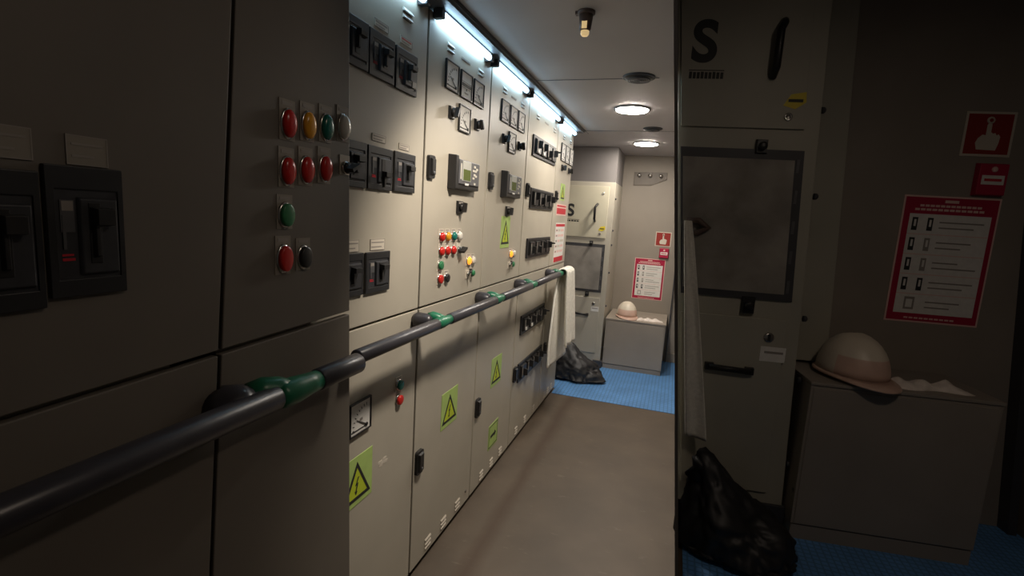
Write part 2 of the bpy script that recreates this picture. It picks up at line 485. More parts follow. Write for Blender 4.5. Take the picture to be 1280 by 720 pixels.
# --- A: distribution breakers
A, dA, u = cabinet(.985, 1.583, 'beige switchboard cabinet with single black breakers in rows, nearest of the lit row')
for cx in (1.306, 1.443):
    name_plate(A, u(cx), 1.957, red=cx > 1.4, lines=2)
breaker(A, u(1.174), 1.874, lever='up'); breaker(A, u(1.306), 1.872); breaker(A, u(1.443), 1.869, white_tag=True)
breaker(A, u(1.176), 1.560); breaker(A, u(1.310), 1.560, lever='low'); breaker(A, u(1.450), 1.562)
name_plate(A, u(1.306), 1.647); name_plate(A, u(1.448), 1.642, .063, .018)
breaker(A, u(1.170), 1.254); breaker(A, u(1.310), 1.253)
name_plate(A, u(1.312), 1.336, .076, .034); name_plate(A, u(1.180), 1.336, .076, .034)
louvre(A, u(1.446), 2.038, .055, 2, .019)
meter(A, u(1.236), .816, w=.108, h=.104)
lamp(A, u(1.461), .846, 'greenl', 'push_button', True); lamp(A, u(1.461), .792, 'red', 'push_button', False)
warning(A, u(1.230), .609, tw=.140, th=.125)
def smudge(g):
    for i, (x, z) in enumerate(((0, 0), (.012, .008), (-.010, -.006), (.018, -.004), (-.016, .006))):
        g.prism([(x - .012, z - .003), (x + .010, z - .006), (x + .014, z + .004), (x - .008, z + .006)], 0, .0006 + .0001 * i, 'label')
put('paper_scrap', cached('paper_scrap', smudge), A, (u(1.372), 0, .602))

# --- B: generator panel
def gen_panel(c, u, o, first):
    louvre(c, u(1.754 + o), 2.039, .052, 2, .018); louvre(c, u(2.050 + o), 2.034, .052, 2, .016)
    name_plate(c, u(1.895 + o), 2.036, .085, .008, lines=1)
    meter(c, u(1.772 + o), 1.944); meter(c, u(1.903 + o), 1.943, 'bar' if first else 'needle'); meter(c, u(2.033 + o), 1.943)
    selector(c, u(1.780 + o), 1.817, ang=.4); meter(c, u(1.901 + o), 1.815); selector(c, u(2.030 + o), 1.818, ang=-.5)
    controller(c, u(1.900 + o), 1.596)
    selector(c, u(1.893 + o), 1.467, .052, ang=.2)
B, dB, u = cabinet(1.587, 2.180, 'beige switchboard cabinet with three rows of coloured lamps under a grey control unit')
gen_panel(B, u, 0, True)
door_handle(dB[0], u(1.627), 1.600, .046, .080); door_handle(dB[1], u(1.622), .485, .050, .096)
for x, z, c in ((1.739, 1.350, 'red'), (1.793, 1.350, 'amber'), (1.849, 1.350, 'greenl'), (1.903, 1.350, 'clear'), (1.740, 1.294, 'red'), (1.794, 1.294, 'red'), (1.849, 1.294, 'red'), (2.014, 1.240, 'orange')):
    lamp(B, u(x), z, c)
lamp(B, u(2.062), 1.238, 'clear')
toggle(B, u(1.905), 1.292)
lamp(B, u(1.737), 1.240, 'green', 'push_button'); lamp(B, u(1.739), 1.186, 'red', 'push_button'); lamp(B, u(1.797), 1.185, 'black', 'push_button')
key_switch(B, u(2.032), 1.184)
warning(B, u(1.892), .608)
for x, z in ((1.734, .076), (1.881, .074), (2.031, .074)):
    louvre(B, u(x), z, .050, 3, .018, 'label')
g = G(); g.lathe([(.008, 0), (.008, .004), (.004, .006)], 'chrome', seg=12); g.put('lock', B, (u(2.125), 0, .090))

# --- C: second generator panel
Cc, dC, u = cabinet(2.184, 2.782, 'beige switchboard cabinet with a yellow triangle under its control unit and a green square below')
gen_panel(Cc, u, .606, False)
door_handle(dC[0], u(2.226), 1.600, .046, .080); door_handle(dC[1], u(2.220), .488, .050, .096)
warning(Cc, u(2.493), 1.358, .140, .165, .122, .125)
lamp(Cc, u(2.596), 1.238, 'orange'); lamp(Cc, u(2.650), 1.238, 'clear'); key_switch(Cc, u(2.606), 1.181)
warning(Cc, u(2.485), .606)
g = G(); g.slab(-.074, .074, -.070, .070, 0, .0015, 'lime'); g.ring(rect(-.066, .066, -.062, .062), rect(-.062, .062, -.058, .058), .0015, .002, 'ink')
g.prism([(-.042, -.010), (.020, -.008), (.020, -.018), (.044, .000), (.020, .018), (.020, .008), (-.042, .006)], .0015, .0025, 'ink'); g.put('square_sign', Cc, (u(2.493), 0, .235))
for x in (2.334, 2.485, 2.634): louvre(Cc, u(x), .071, .050, 3, .018, 'label')

# --- D: feeder panel with rows of four
D, dD, u = cabinet(2.786, 3.500, 'beige switchboard cabinet with five rows of four black toggle breakers')
for i, (x, z) in enumerate(((3.163, 1.863), (3.179, 1.558), (3.174, 1.254), (3.157, .779), (3.164, .471))):
    breaker_row(D, u(x), z, seed=i + 3, tags=(i in (0, 3)))
door_handle(dD[0], u(2.832), 1.598, .046, .080); door_handle(dD[1], u(2.820), .485, .050, .096)
louvre(D, u(2.963), 2.036, .052, 2, .018); louvre(D, u(3.392), 2.033, .052, 2, .018); name_plate(D, u(3.18), 2.036, .085, .008, lines=1)
for x in (2.938, 3.135, 3.348): louvre(D, u(x), .076, .050, 3, .018, 'label')

# --- E: last panel with notices
E_, dE, u = cabinet(3.504, 4.030, 'narrow beige switchboard cabinet with red notices, last of the row before the towel')
for x in (3.685, 3.828, 3.970): meter(E_, u(x), 1.925, w=.132, h=.125)
louvre(E_, u(3.685), 2.033, .052, 2, .018); louvre(E_, u(3.925), 2.035, .052, 2, .018)
selector(E_, u(3.690), 1.816, ang=.4); selector(E_, u(3.930), 1.816, ang=-.4)
door_handle(dE[0], u(3.550), 1.600, .046, .080); door_handle(dE[1], u(3.548), .480, .046, .080)
warning(E_, u(3.772), 1.643, .145, .125, .120, .100)
g = G(); g.slab(-.165, .165, -.042, .042, 0, .0015, 'pink'); g.slab(-.150, .150, -.032, .012, .0015, .0022, 'redink'); g.slab(-.150, .150, .022, .034, .0015, .0022, 'redink')
g.put('red_notice', E_, (u(3.777), 0, 1.510))
g = G(); g.slab(-.155, .155, -.150, .150, 0, .0015, 'white'); g.slab(-.150, .150, .122, .142, .0015, .0022, 'redink'); g.slab(-.150, .150, -.146, -.108, .0015, .0022, 'redink')
for i in range(5):
    z = .095 - i * .040
    for x, w_ in ((-.11, .028), (-.03, .030), (.07, .055)):
        g.slab(x - w_, x + w_, z - .010, z + .008, .0015, .002, 'pink' if (i + int(x * 100)) % 3 else 'label')
    g.slab(-.13, -.09, z - .006, z + .004, .002, .0024, 'greyink')
g.put('safety_notice', E_, (u(3.785), 0, 1.262))
for x in (3.66, 3.77, 3.88): louvre(E_, u(x), .076, .050, 3, .018, 'label')

# --- near cabinets, beige with shade painted in, standing proud of the lit row
XN = .07
def near_cab(poly_lo, poly_up, y0, y1, label, deep):
    yc = (y0 + y1) / 2
    t = thing('switchboard_cabinet', label, 'cabinet', (XN, yc, 0), SW, 'switchboard cabinets')
    g = G()
    g.box(y0 - yc + .001, deep - yc, .018, .45, .03, 2.35, 'body'); g.box(y0 - yc + .02, deep - yc - .02, .05, .43, 0, .03, 'black')
    g.put('carcass', t)
    for nm, pl in (('upper_door', poly_up), ('lower_door', poly_lo)):
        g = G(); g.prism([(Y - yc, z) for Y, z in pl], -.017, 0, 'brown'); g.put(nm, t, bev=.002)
    return t, (lambda Y: Y - yc)
zm = lambda Y: 1.152 + (Y - .372) * .030
sy = lambda z: .6635 + (z - .72) * .0704 * 1.0       # the seam leans a little
ed = lambda z: 1.105 - (z - .397) * .0255
def seamrow(f, z0, z1, n=2, d=0):
    return [(f(z0 + (z1 - z0) * i / n) + d, z0 + (z1 - z0) * i / n) for i in range(n + 1)]
zs = zm(.69)
N1, u = near_cab([(-.10, .03)] + seamrow(sy, .03, zs - .006, 2, -.004) + [(-.10, zm(-.10) - .006)], [(-.10, zm(-.10) + .004)] + seamrow(sy, zs + .004, 2.34, 2, -.004) + [(-.10, 2.34)], -.10, .66, 'switchboard cabinet in shade-darkened beige nearest the left edge with large black breakers', .61)
breaker(N1, u(.481), 1.389, .096, .178); breaker(N1, u(.379), 1.378, .096, .178); breaker(N1, u(.270), 1.367, .096, .178)
name_plate(N1, u(.489), 1.500, .052, .040, mn='shadedlab'); name_plate(N1, u(.400), 1.500, .052, .040, mn='shadedlab')
ze = zm(1.06)
N2, u = near_cab(seamrow(sy, .03, zs - .006, 2, .004)[::-1] + [(ed(.03), .03), (ed(ze), ze - .006)], seamrow(sy, zs + .004, 2.34, 2, .004)[::-1] + [(ed(ze), ze + .004), (ed(2.34), 2.34)], .70, .97, 'switchboard cabinet in shade-darkened beige with red, yellow and green lamps above the thick handrail bracket', .96)
for x, z, c in ((.865, 1.607, 'red'), (.924, 1.614, 'amber'), (.983, 1.621, 'greenl'), (1.045, 1.632, 'clear'), (.862, 1.511, 'red'), (.919, 1.519, 'red'), (.980, 1.528, 'red')):
    lamp(N2, u(x), z, c, sc_=1.6)
toggle(N2, u(1.055), 1.538)
lamp(N2, u(.857), 1.420, 'green', 'push_button', sc_=1.4); lamp(N2, u(.852), 1.328, 'red', 'push_button', sc_=1.6); lamp(N2, u(.912), 1.328, 'black', 'push_button', sc_=1.4)

# ------------------------------------------------------------------ handrails
def handrail(label, x, z, ya, yb, r, rg, brackets, reach, exposed, base_x, dy=.032, so=1.75):
    t = thing('handrail', label, 'handrail', (x, (ya + yb) / 2, z))
    yc = (ya + yb) / 2
    cuts = [ya]
    for b in brackets: cuts += [b - exposed[0], b + exposed[1]]
    cuts.append(yb)
    for i in range(0, len(cuts), 2):
        a, b = cuts[i], cuts[i + 1]
        if b - a < .02: continue
        g = G(); g.tube([(0, a - yc, 0), (0, a - yc + .004, 0), (0, b - yc - .004, 0), (0, b - yc, 0)], [r * .9, r, r, r * .9], 'rail', 20); g.put('sleeve', t)
    for b in brackets:
        y = b - yc
        g = G()
        L0, L1 = y - exposed[0], y + exposed[1]
        g.tube([(0, L0, 0), (0, L0 + .012, 0), (0, (L0 + L1) / 2 - .01, 0), (0, L1 - .03, 0), (0, L1, 0)], [rg * 1.05, rg * 1.25, rg * 1.3, rg * 1.1, rg], 'railg', 18)
        # cast arm back to the panel
        g.tube([(0, y, .002), (-.20 * reach, y - .15 * dy, .010), (-.36 * reach, y - .38 * dy, .014), (-.48 * reach, y - .58 * dy, .010)], [rg * 1.15, rg * 1.2, rg * 1.25, rg * 1.2], 'railg', 14)
        g.put('bracket', t)
        g = G(); yy = y - dy
        g.tube([(base_x - x + .001, yy, 0), (base_x - x + .010, yy, 0), (-.46 * reach, yy + .22 * dy, -.002), (-.34 * reach, yy + .36 * dy, -.003)], [rg * so * .8, rg * so, rg * so, rg * so * .8], 'rail', 18)
        g.put('standoff', t)
    return t
handrail('dark grey handrail with green brackets running along the lit beige switchboard', .100, 1.058, 1.075, 3.79, .0205, .0165, [1.588, 2.172, 2.755, 3.462], .100, (.055, .050), 0.0)
handrail('thick dark handrail with one green bracket across the shade-darkened cabinets', .130, 1.058, .06, 1.040, .0255, .0225, [.800], .060, (.030, .088), .07, .115, 1.85)

# ------------------------------------------------------------------ lights
def strip(y0, y1, label):
    t = thing('strip_light', label, 'light', (.0, (y0 + y1) / 2, 2.085), SW, 'strip lights above the switchboard')
    L = (y1 - y0) / 2
    g = G(); g.tube([(-L + .02, -.024, .019), (L - .02, -.024, .019)], .0115, 'tube', 14); g.put('tube', t)
    g = G(); g.box(-L + .02, L - .02, -.034, -.004, .031, .0355, 'cornice'); g.put('housing', t)
    for sx in (-1, 1):
        g = G(); g.box(sx * L - .012 - .008 * sx, sx * L + .012 - .008 * sx, -.038, -.002, .004, .034, 'trim'); g.put('end_cap', t, bev=.003)
    return t
strip(1.02, 1.52, 'cool white strip light over the breaker cabinet, cut by the top of the photo')
strip(1.61, 2.10, 'cool white strip light above the cabinet with coloured lamp rows')
strip(2.155, 2.655, 'cool white strip light above the cabinet with a yellow triangle below its control unit')
strip(2.715, 3.405, 'cool white strip light above the cabinet with five breaker rows')
strip(3.47, 3.97, 'cool white strip light farthest along, above the red notices')

def downlight(x, y, label, r=.100, on=True, mname='disc', z=2.14):
    t = thing('downlight' if on else 'ceiling_vent', label, 'light' if on else 'vent', (x, y, z), 0, 'round ceiling lights' if on else 'round ceiling vents')
    g = G()
    prof = [(r * 1.12, 0), (r * 1.12, -.006), (r * 1.0, -.010), (r * .97, -.004)]
    g.lathe(prof, 'cornice' if on else 'trim', axis='z', seg=36); g.put('rim', t)
    if on:
        g = G(); g.lathe([(r * .98, -.0045), (r * .95, -.0125), (r * .6, -.0145)], mname, axis='z', seg=36); g.put('diffuser', t)
    else:
        g = G(); g.lathe([(r * .98, -.0045), (r * .95, -.012), (r * .5, -.016)], 'black', axis='z', seg=30); g.put('cover_disc', t)
        g = G()
        for i in range(5):
            k = r * (.2 + .15 * i)
            g.lathe([(k, -.012), (k, -.019), (k - .004, -.019), (k - .004, -.012)], 'trim', axis='z', seg=24)
        g.put('slot_ring', t)
    return t
downlight(.516, 3.250, 'bright round ceiling light, the larger nearer one of the two in view')
downlight(.520, 4.612, 'bright round ceiling light near the end wall, the smaller farther one')
downlight(.607, 2.557, 'dark round ceiling vent between the hanging beacon and the nearer ceiling light', .068, False)
downlight(.608, 3.903, 'dark round ceiling vent between the two bright ceiling lights', .062, False)

t = thing('beacon', 'small brown ceiling beacon with an amber lens hanging over the aisle', 'beacon', (.492, 1.765, 2.14))
g = G(); g.lathe([(.030, 0), (.030, -.008), (.026, -.012)], 'detector', axis='z', seg=24); g.slab(-.036, -.014, -.010, 0, -.010, .010, 'detector'); g.put('base', t)
g = G(); g.lathe([(.024, -.012), (.021, -.040), (.019, -.058), (.015, -.062)], 'detector', axis='z', seg=24); g.put('housing', t)
g = G(); g.lathe([(.014, -.058), (.0145, -.072), (.010, -.078)], 'amberglass', axis='z', seg=20); g.slab(-.009, .009, -.060, -.036, .0195, .0235, 'amberglass', .003); g.put('lens', t)

# ------------------------------------------------------------------ far end: filter unit, wall, locker
def rk(pts):   # raked edge: piecewise linear u(z)
    def f(z):
        for (z0, a), (z1, b) in zip(pts, pts[1:]):
            if z <= z1 or (z1, b) == pts[-1]:
                return a + (b - a) * (z - z0) / (z1 - z0)
    return f
def filter_unit(label, loc, rz, d):
    t = thing('filter_unit', label, 'cabinet', loc, rz, 'ventilation filter cabinets')
    L, R_ = d['L'], d['R']
    top, lo, dep, cm = d['top'], d['base'], d['depth'], d['mat']
    g = G()
    def wall_slab(z0, z1, y0, y1, mn, l=L, r=R_):
        g.hexa([(l(z0), y0, z0), (r(z0), y0, z0), (r(z0), y1, z0), (l(z0), y1, z0), (l(z1), y0, z1), (r(z1), y0, z1), (r(z1), y1, z1), (l(z1), y1, z1)], mn)
    wall_slab(lo, top, .006, dep, cm)
    g.put('housing', t, bev=.003)
    in_ = d['inset']
    r2 = lambda z: R_(z) - in_
    l2 = lambda z: L(z) + .012
    # upper door
    g = G(); wall_slab(d['line'] + .006, d['ptop'], -.006, .004, d['umat'], l2, lambda z: R_(z) - d['ins2']); ud = g.put('upper_door', t, bev=.002)
    me = text_mesh('S', d['Sh'] * 1.36, 'ink'); put('lettering', me, ud, (d['S'][0], -.0075, d['S'][1]))
    g = G(); x0, x1, z0, z1 = d['cap']
    g.slab(x0, x1, z1 - .004, z1, .006, .007, 'ink')
    n = 9
    for i in range(n):
        w_ = (x1 - x0) / n
        g.slab(x0 + i * w_ + w_ * .12, x0 + (i + 1) * w_ - w_ * .12, z0, z1 - .008 - (.002 if i % 3 else 0), .006, .007, 'ink')
    g.put('caption', ud)
    x0, x1, z0, z1 = d['handle']
    g = G(); rr = d['hr']; g.tube([(x1, -.008, z1 + rr), (x1 - .1 * (x1 - x0), -.035, z1), (x0 + .72 * (x1 - x0), -.048, z1 - .14 * (z1 - z0)), (x0 + .72 * (x1 - x0), -.048, z0 + .15 * (z1 - z0)), (x0 + .72 * (x1 - x0), -.008, z0)], rr, 'black', 10); g.put('door_handle', ud)
    for (x, z) in d['rings']:
        g = G(); q = d['k'] * .012; g.lathe([(q, .006), (q, .011), (q * .6, .011), (q * .5, .008)], 'chrome', (x, 0, z), seg=16); g.put('screw', ud)
    x0, x1, z0, z1 = d['tag']
    g = G(); cx, cz, a, b = (x0 + x1) / 2, (z0 + z1) / 2, (x1 - x0) / 2, (z1 - z0) / 2
    g.prism([(cx - a, cz - b * .6), (cx + a * .1, cz - b), (cx + a, cz - b * .2), (cx + a * .9, cz + b), (cx - a * .4, cz + b * .7)], .006, .008, 'tagyel'); g.slab(cx - a * .6, cx + a * .7, cz - b * .2, cz + b * .15, .008, .009, 'ink'); g.put('yellow_tag', ud)
    # filter window
    z0, z1 = d['fz']
    fr = lambda z: d['fr'] + (R_(z) - R_((z0 + z1) / 2))
    k = d['k']
    g = G()
    wall_slab(z0, z1, -.004, .004, 'trim', l2, fr)
    fw_ = g.put('filter_panel', t)
    g = G(); wall_slab(z0 + .022 * k, z1 - .030 * k, -.007, -.004, 'mesh', lambda z: L(z) + .02, lambda z: fr(z) - .026 * k); g.put('mesh', fw_)
    n = 5
    for i in range(n):
        zz = z0 + (z1 - z0) * (i + .5) / n
        g = G(); g.slab(fr(zz) - .020 * k, fr(zz) - .012 * k, zz - .020 * k, zz + .020 * k, .004, .007, 'grey'); g.put('clip', fw_)
    g = G(); x0, x1, zz0, zz1 = d['loop']; g.tube([(x0, -.006, zz1), ((x0 + x1) / 2, -.035, zz1), (x1, -.030, (zz0 + zz1) / 2), ((x0 + x1) / 2, -.020, zz0), (x0, -.006, zz0)], .010 * k, 'detector', 8); g.put('pull', fw_)
    for (x0, x1, zz0, zz1) in d['latches']:
        g = G(); g.slab(x0, x1, zz0, zz1, .004, .018, 'black', .004); g.lathe([((x1 - x0) * .35, .018), ((x1 - x0) * .35, .036), ((x1 - x0) * .2, .040)], 'black', ((x0 + x1) / 2, 0, (zz0 + zz1) / 2), seg=12); g.put('latch', t)
    # lower door
    z0, z1 = d['ldz']
    ldr = lambda z: R_(z) - d['ldi']
    g = G(); wall_slab(z0, z1, -.006, .004, d['lmat'], l2, ldr); ld = g.put('lower_door', t, bev=.002)
    x0, x1, zz = d['lhandle']; rr = d['hr']
    g = G(); g.slab(x0, x0 + 2.4 * rr, zz - rr * .9, zz + rr * 1.2, .006, .028, 'black', .002); g.slab(x1 - 2.4 * rr, x1, zz - rr * 1.2, zz + rr * .9, .006, .028, 'black', .002); g.tube([(x0 + rr, -.028, zz + .003), (x1 - rr, -.028, zz - .003)], rr * .85, 'black', 10); g.put('door_handle', ld)
    x, zz = d['lock']
    g = G(); q = .016 * k; g.lathe([(q, .006), (q, .012), (q * .7, .014)], 'chrome', (x, 0, zz), seg=16); g.slab(x - q * .25, x + q * .25, zz - q * .7, zz + q * .7, .014, .016, 'ink'); g.put('lock', ld)
    x0, x1, zz0, zz1 = d['ltag']
    g = G(); g.slab(x0, x1, zz0, zz1, .006, .008, 'white'); g.slab(x0 + .15 * (x1 - x0), x1 - .1 * (x1 - x0), zz1 - .45 * (zz1 - zz0), zz1 - .3 * (zz1 - zz0), .008, .009, 'greyink'); g.put('white_tag', ld)
    # side bolts
    for z in d['bolts']:
        g = G(); g.lathe([(.010 * k, 0), (.010 * k, .008 * k), (.006 * k, .012 * k)], 'trim', (R_(z), d['by'], z), axis='x', seg=12); g.put('bolt', t)
    # foot
    g = G(); r0 = R_(lo); g.box(r0 - .07 * k, r0 + .022 * k, -.01, .05, 0, .075 * k, 'trim'); g.put('foot', t, bev=.004)
    if d.get('duct'):
        g = G(); g.box(L(top), R_(top) - .004, .012, dep, top, d['duct'], 'duct'); g.put('duct', t)
    if d.get('post'):
        g = G(); a_, b_ = d['post']
        wall_slab(.80, top, .235, .298, cm, lambda z: R_(z) + .004, b_); g.put('corner_post', t, bev=.004)
    return t

filter_unit('tall cream filter cabinet with a black S, at the far end beyond the towel', (0, 4.85, 0), 0, dict(
    L=lambda z: -.42, R=lambda z: .260, top=1.812, base=.05, depth=.60, mat='greige', umat='cream', lmat='greige', inset=.05, ins2=.052, line=1.276, ptop=1.772,
    S=(-.186, 1.480), Sh=.118, cap=(-.300, -.058, 1.425, 1.447), handle=(.058, .108, 1.439, 1.592), hr=.0115, rings=[(.152, 1.702), (.150, 1.322)], tag=(.134, .200, 1.348, 1.398),
    k=1, fz=(.756, 1.222), fr=.212, loop=(-.140, -.070, .945, .980), latches=[(.060, .096, 1.208, 1.250), (.058, .097, .708, .760)], ldz=(.145, .698), ldi=.052,
    lhandle=(-.044, .110, .528), lock=(.150, .639), ltag=(.129, .205, .564, .612), bolts=[1.66, 1.36, 1.22, .95, .62, .20], by=.06, duct=2.137))

g = G(); g.box(-.45, 1.35, 5.46, 5.56, 0, 2.14, 'endwall'); struct('wall_end', g)

def on_wall(name, label, cat, loc, rz, group=None): return thing(name, label, cat, loc, rz, group)
YE = 5.46
t = thing('coat_hook_board', 'grey cut-corner coat hook board with three hooks high on the far wall', 'hook board', (.53, YE, 1.906))
g = G(); g.prism([(-.163, .066), (.168, .070), (.168, -.002), (.016, -.066), (-.160, -.070)], 0, .012, 'hookplate'); g.put('board', t, bev=.002)
for x in (-.107, .000, .107):
    g = G(); g.lathe([(.020, .012), (.020, .016), (.010, .018), (.010, .030), (.019, .036), (.017, .042)], 'chrome', (x, 0, .033), seg=18); g.put('hook', t)

HAND = [(-.030, -.052), (.028, -.054), (.034, -.030), (.036, -.008), (.030, .000), (.024, -.004), (.020, .004), (.012, .002), (.008, .006), (.006, .006), (.006, .034), (-.004, .036), (-.008, .030), (-.008, -.004), (-.018, -.002), (-.030, -.014), (-.036, -.030)]
def press_sign(label, loc, rz, w, h, ry=0):
    t = thing('fire_alarm_sign', label, 'sign', loc, rz, 'fire alarm signs')
    t.rotation_euler = (0, ry, rz)
    k = h / .15
    g = G(); g.slab(-w/2, w/2, -h/2, h/2, 0, .003, 'label'); g.slab(-w/2 + .008*k, w/2 - .008*k, -h/2 + .008*k, h/2 - .008*k, .003, .004, 'signred'); g.put('plate', t)
    g = G(); g.prism([(x * k, (z + .000) * k) for x, z in HAND], .004, .006, 'label'); g.lathe([(.012*k, .004), (.012*k, .007), (.006*k, .0075)], 'label', (0, 0, .046 * k), seg=14); g.lathe([(.006*k, .007), (.006*k, .0085)], 'signred', (0, 0, .046*k), seg=10); g.put('hand_symbol', t)
    return t
press_sign('small red fire alarm sign with a pressing hand on the far wall', (.726, YE, 1.297), 0, .158, .150)

def red_label(label, loc, rz, w, h, ry=0):
    t = thing('call_point', label, 'alarm button', loc, rz, 'red call points')
    t.rotation_euler = (0, ry, rz)
    g = G(); g.slab(-w/2, w/2, -h/2, h/2, 0, .030, 'pinkink', .005); g.put('housing', t, bev=.003)
    g = G(); g.slab(-w*.36, w*.36, -h*.16, h*.12, .030, .032, 'white'); g.slab(-w*.28, w*.28, -h*.06, h*.02, .032, .0325, 'redink'); g.put('label_strip', t)
    g = G(); g.lathe([(w * .10, .030), (w * .10, .034), (w*.05, .036)], 'pink', (0, 0, h * .30), seg=14); g.put('button', t)
    return t
red_label('small red call point box under the hand sign on the far wall', (.748, YE, 1.152), 0, .098, .104)

def poster(label, loc, rz, w, h, ry=0):
    t = thing('safety_poster', label, 'poster', loc, rz, 'red bordered safety posters')
    t.rotation_euler = (0, ry, rz)
    k = w / .31
    g = G(); g.slab(-w/2, w/2, -h/2, h/2, 0, .002, 'pink'); g.slab(-w/2 + .006*k, w/2 - .006*k, -h/2 + .006*k, h/2 - .006*k, .002, .003, 'pinkink')
    g.slab(-.022*k, .022*k, h/2 - .024*k, h/2 - .014*k, .003, .004, 'pink')
    for j, (a, b) in enumerate(((-.10, .10), (-.115, .11))):
        z = h/2 - (.036 + .014*j)*k; nn = 12
        for q in range(nn):
            xx = a*k + (b - a)*k*q/nn
            g.slab(xx, xx + (b - a)*k/nn*.8, z - .004*k, z + .004*k, .003, .004, 'pink')
    for q in range(10): g.slab(-.09*k + .017*k*q, -.09*k + .017*k*q + .013*k, -h/2 + .014*k, -h/2 + .020*k, .003, .004, 'pink')
    g.put('sheet', t)
    g = G(); x0, x1 = -w/2 + .026*k, w/2 - .022*k; z1 = h/2 - .066*k; z0 = -h/2 + .034*k
    g.slab(x0, x1, z0, z1, .003, .004, 'white')
    n = 5; rh = (z1 - z0) / n
    for i in range(n):
        zc = z1 - (i + .5) * rh
        if i: g.slab(x0, x1, zc + rh/2 - .0015*k, zc + rh/2 + .0015*k, .004, .005, 'pink')
        if i < 4:
            for j, xx in enumerate((x0 + .020*k, x0 + .070*k)):
                g.slab(xx - .009*k, xx + .009*k, zc - rh*.32, zc + rh*.32, .004, .005, 'greyink' if (i in (1, 2) and j) else 'ink')
                g.slab(xx - .003*k, xx + .004*k, zc - rh*.12, zc + rh*.22, .005, .0055, 'white')
        else:
            g.ring(rect(x0 + .030*k, x0 + .064*k, zc - rh*.3, zc + rh*.34), rect(x0 + .036*k, x0 + .058*k, zc - rh*.2, zc + rh*.22), .004, .005, 'greyink')
        for j in range(2):
            g.slab(x0 + .100*k, x1 - (.020 + .030 * ((i + j) % 3)) * k, zc + (.006 - .020*j)*k, zc + (.011 - .020*j)*k, .004, .005, 'greyink')
    g.put('table', t)
    return t
poster('small red bordered safety poster above the far locker', (.617, YE, .866), 0, .312, .436)

def locker(label, loc, rz, x0, x1, h, dep, mn='box', kick=.046):
    t = thing('locker_bench', label, 'locker', loc, rz, 'low steel lockers')
    g = G(); g.box(x0 + .004, x1 - .004, .004, dep, .0, kick, mn); g.box(x0, x1, 0, dep, kick + .004, h - .018, mn); g.put('body', t, bev=.003)
    g = G(); g.box(x0 - .004, x1 + .004, -.006, dep, h - .016, h, mn); g.put('lid', t, bev=.003)
    g = G(); g.box(x0 + .012, x1 - .012, -.004, .0, kick + .008, h - .030, mn); g.put('front_panel', t, bev=.002)
    g = G(); g.lathe([(.012, 0), (.012, .008), (.006, .011)], 'trim', (x0, .025, h * .30), axis='x', seg=12); g.put('bolt', t)
    return t
locker('low beige steel locker at the far end under the small poster', (0, 4.875, 0), 0, .282, .846, .510, .58)

def helmet(label, loc, rz, s, tilt=(0, 0)):
    t = thing('hard_hat', label, 'helmet', loc, rz, 'hard hats on the lockers')
    t.rotation_euler = (tilt[0], tilt[1], rz)
    g = G(); seg = 28; vs = []; fs = []
    rows = 9
    for i in range(rows + 1):
        a = R90 * i / rows
        for k in range(seg):
            b = 2 * PI * k / seg
            rr = math.cos(a) ** .85 if a < R90 - 1e-6 else 0.0
            ridge = 1 + .03 * max(0, math.cos(2 * b)) * math.sin(a)
            vs.append((s * .100 * rr * math.cos(b), s * .122 * rr * math.sin(b), s * (.012 + .138 * math.sin(a) * ridge)))
    for i in range(rows):
        for k in range(seg):
            l = (k + 1) % seg
            fs.append((i * seg + k, i * seg + l, (i + 1) * seg + l, (i + 1) * seg + k))
    fs.append(tuple(range(seg))[::-1])
    g.add(vs, fs, 'helmet', True)
    kk = g.m('helmetp')
    for q_, f_ in enumerate(g.f):
        c_ = sum((Vector(g.v[i]) for i in f_), Vector()) / len(f_)
        if c_.y < -.035 * s and .012 * s < c_.z < .085 * s: g.mi[q_] = kk
    g.put('shell', t)
    g = G(); vs = []; fs = []     # brim with a longer peak at the front (-y)
    for k in range(seg):
        b = 2 * PI * k / seg
        fr = max(0, -math.sin(b)) ** 2
        for q, (w_, z) in enumerate(((0, .016), (.012 + .040 * fr, .010 - .012 * fr), (.012 + .040 * fr, .005 - .012 * fr), (0, .006))):
            vs.append((s * (.099 + w_ * .55) * math.cos(b), s * (.121 + w_) * math.sin(b), s * z))
    for k in range(seg):
        l = (k + 1) % seg
        for q in range(4):
            r_ = (q + 1) % 4
            fs.append((k * 4 + q, l * 4 + q, l * 4 + r_, k * 4 + r_))
    g.add(vs, fs, 'helmetp', True); g.put('brim', t)
    g = G(); g.tube([(s * .085 * math.sin(a), s * (-.103 * math.cos(a)) , s * .050) for a in [x * .25 - .75 for x in range(7)]], s * .012, 'helmetp', 10); g.put('front_band', t)
    return t

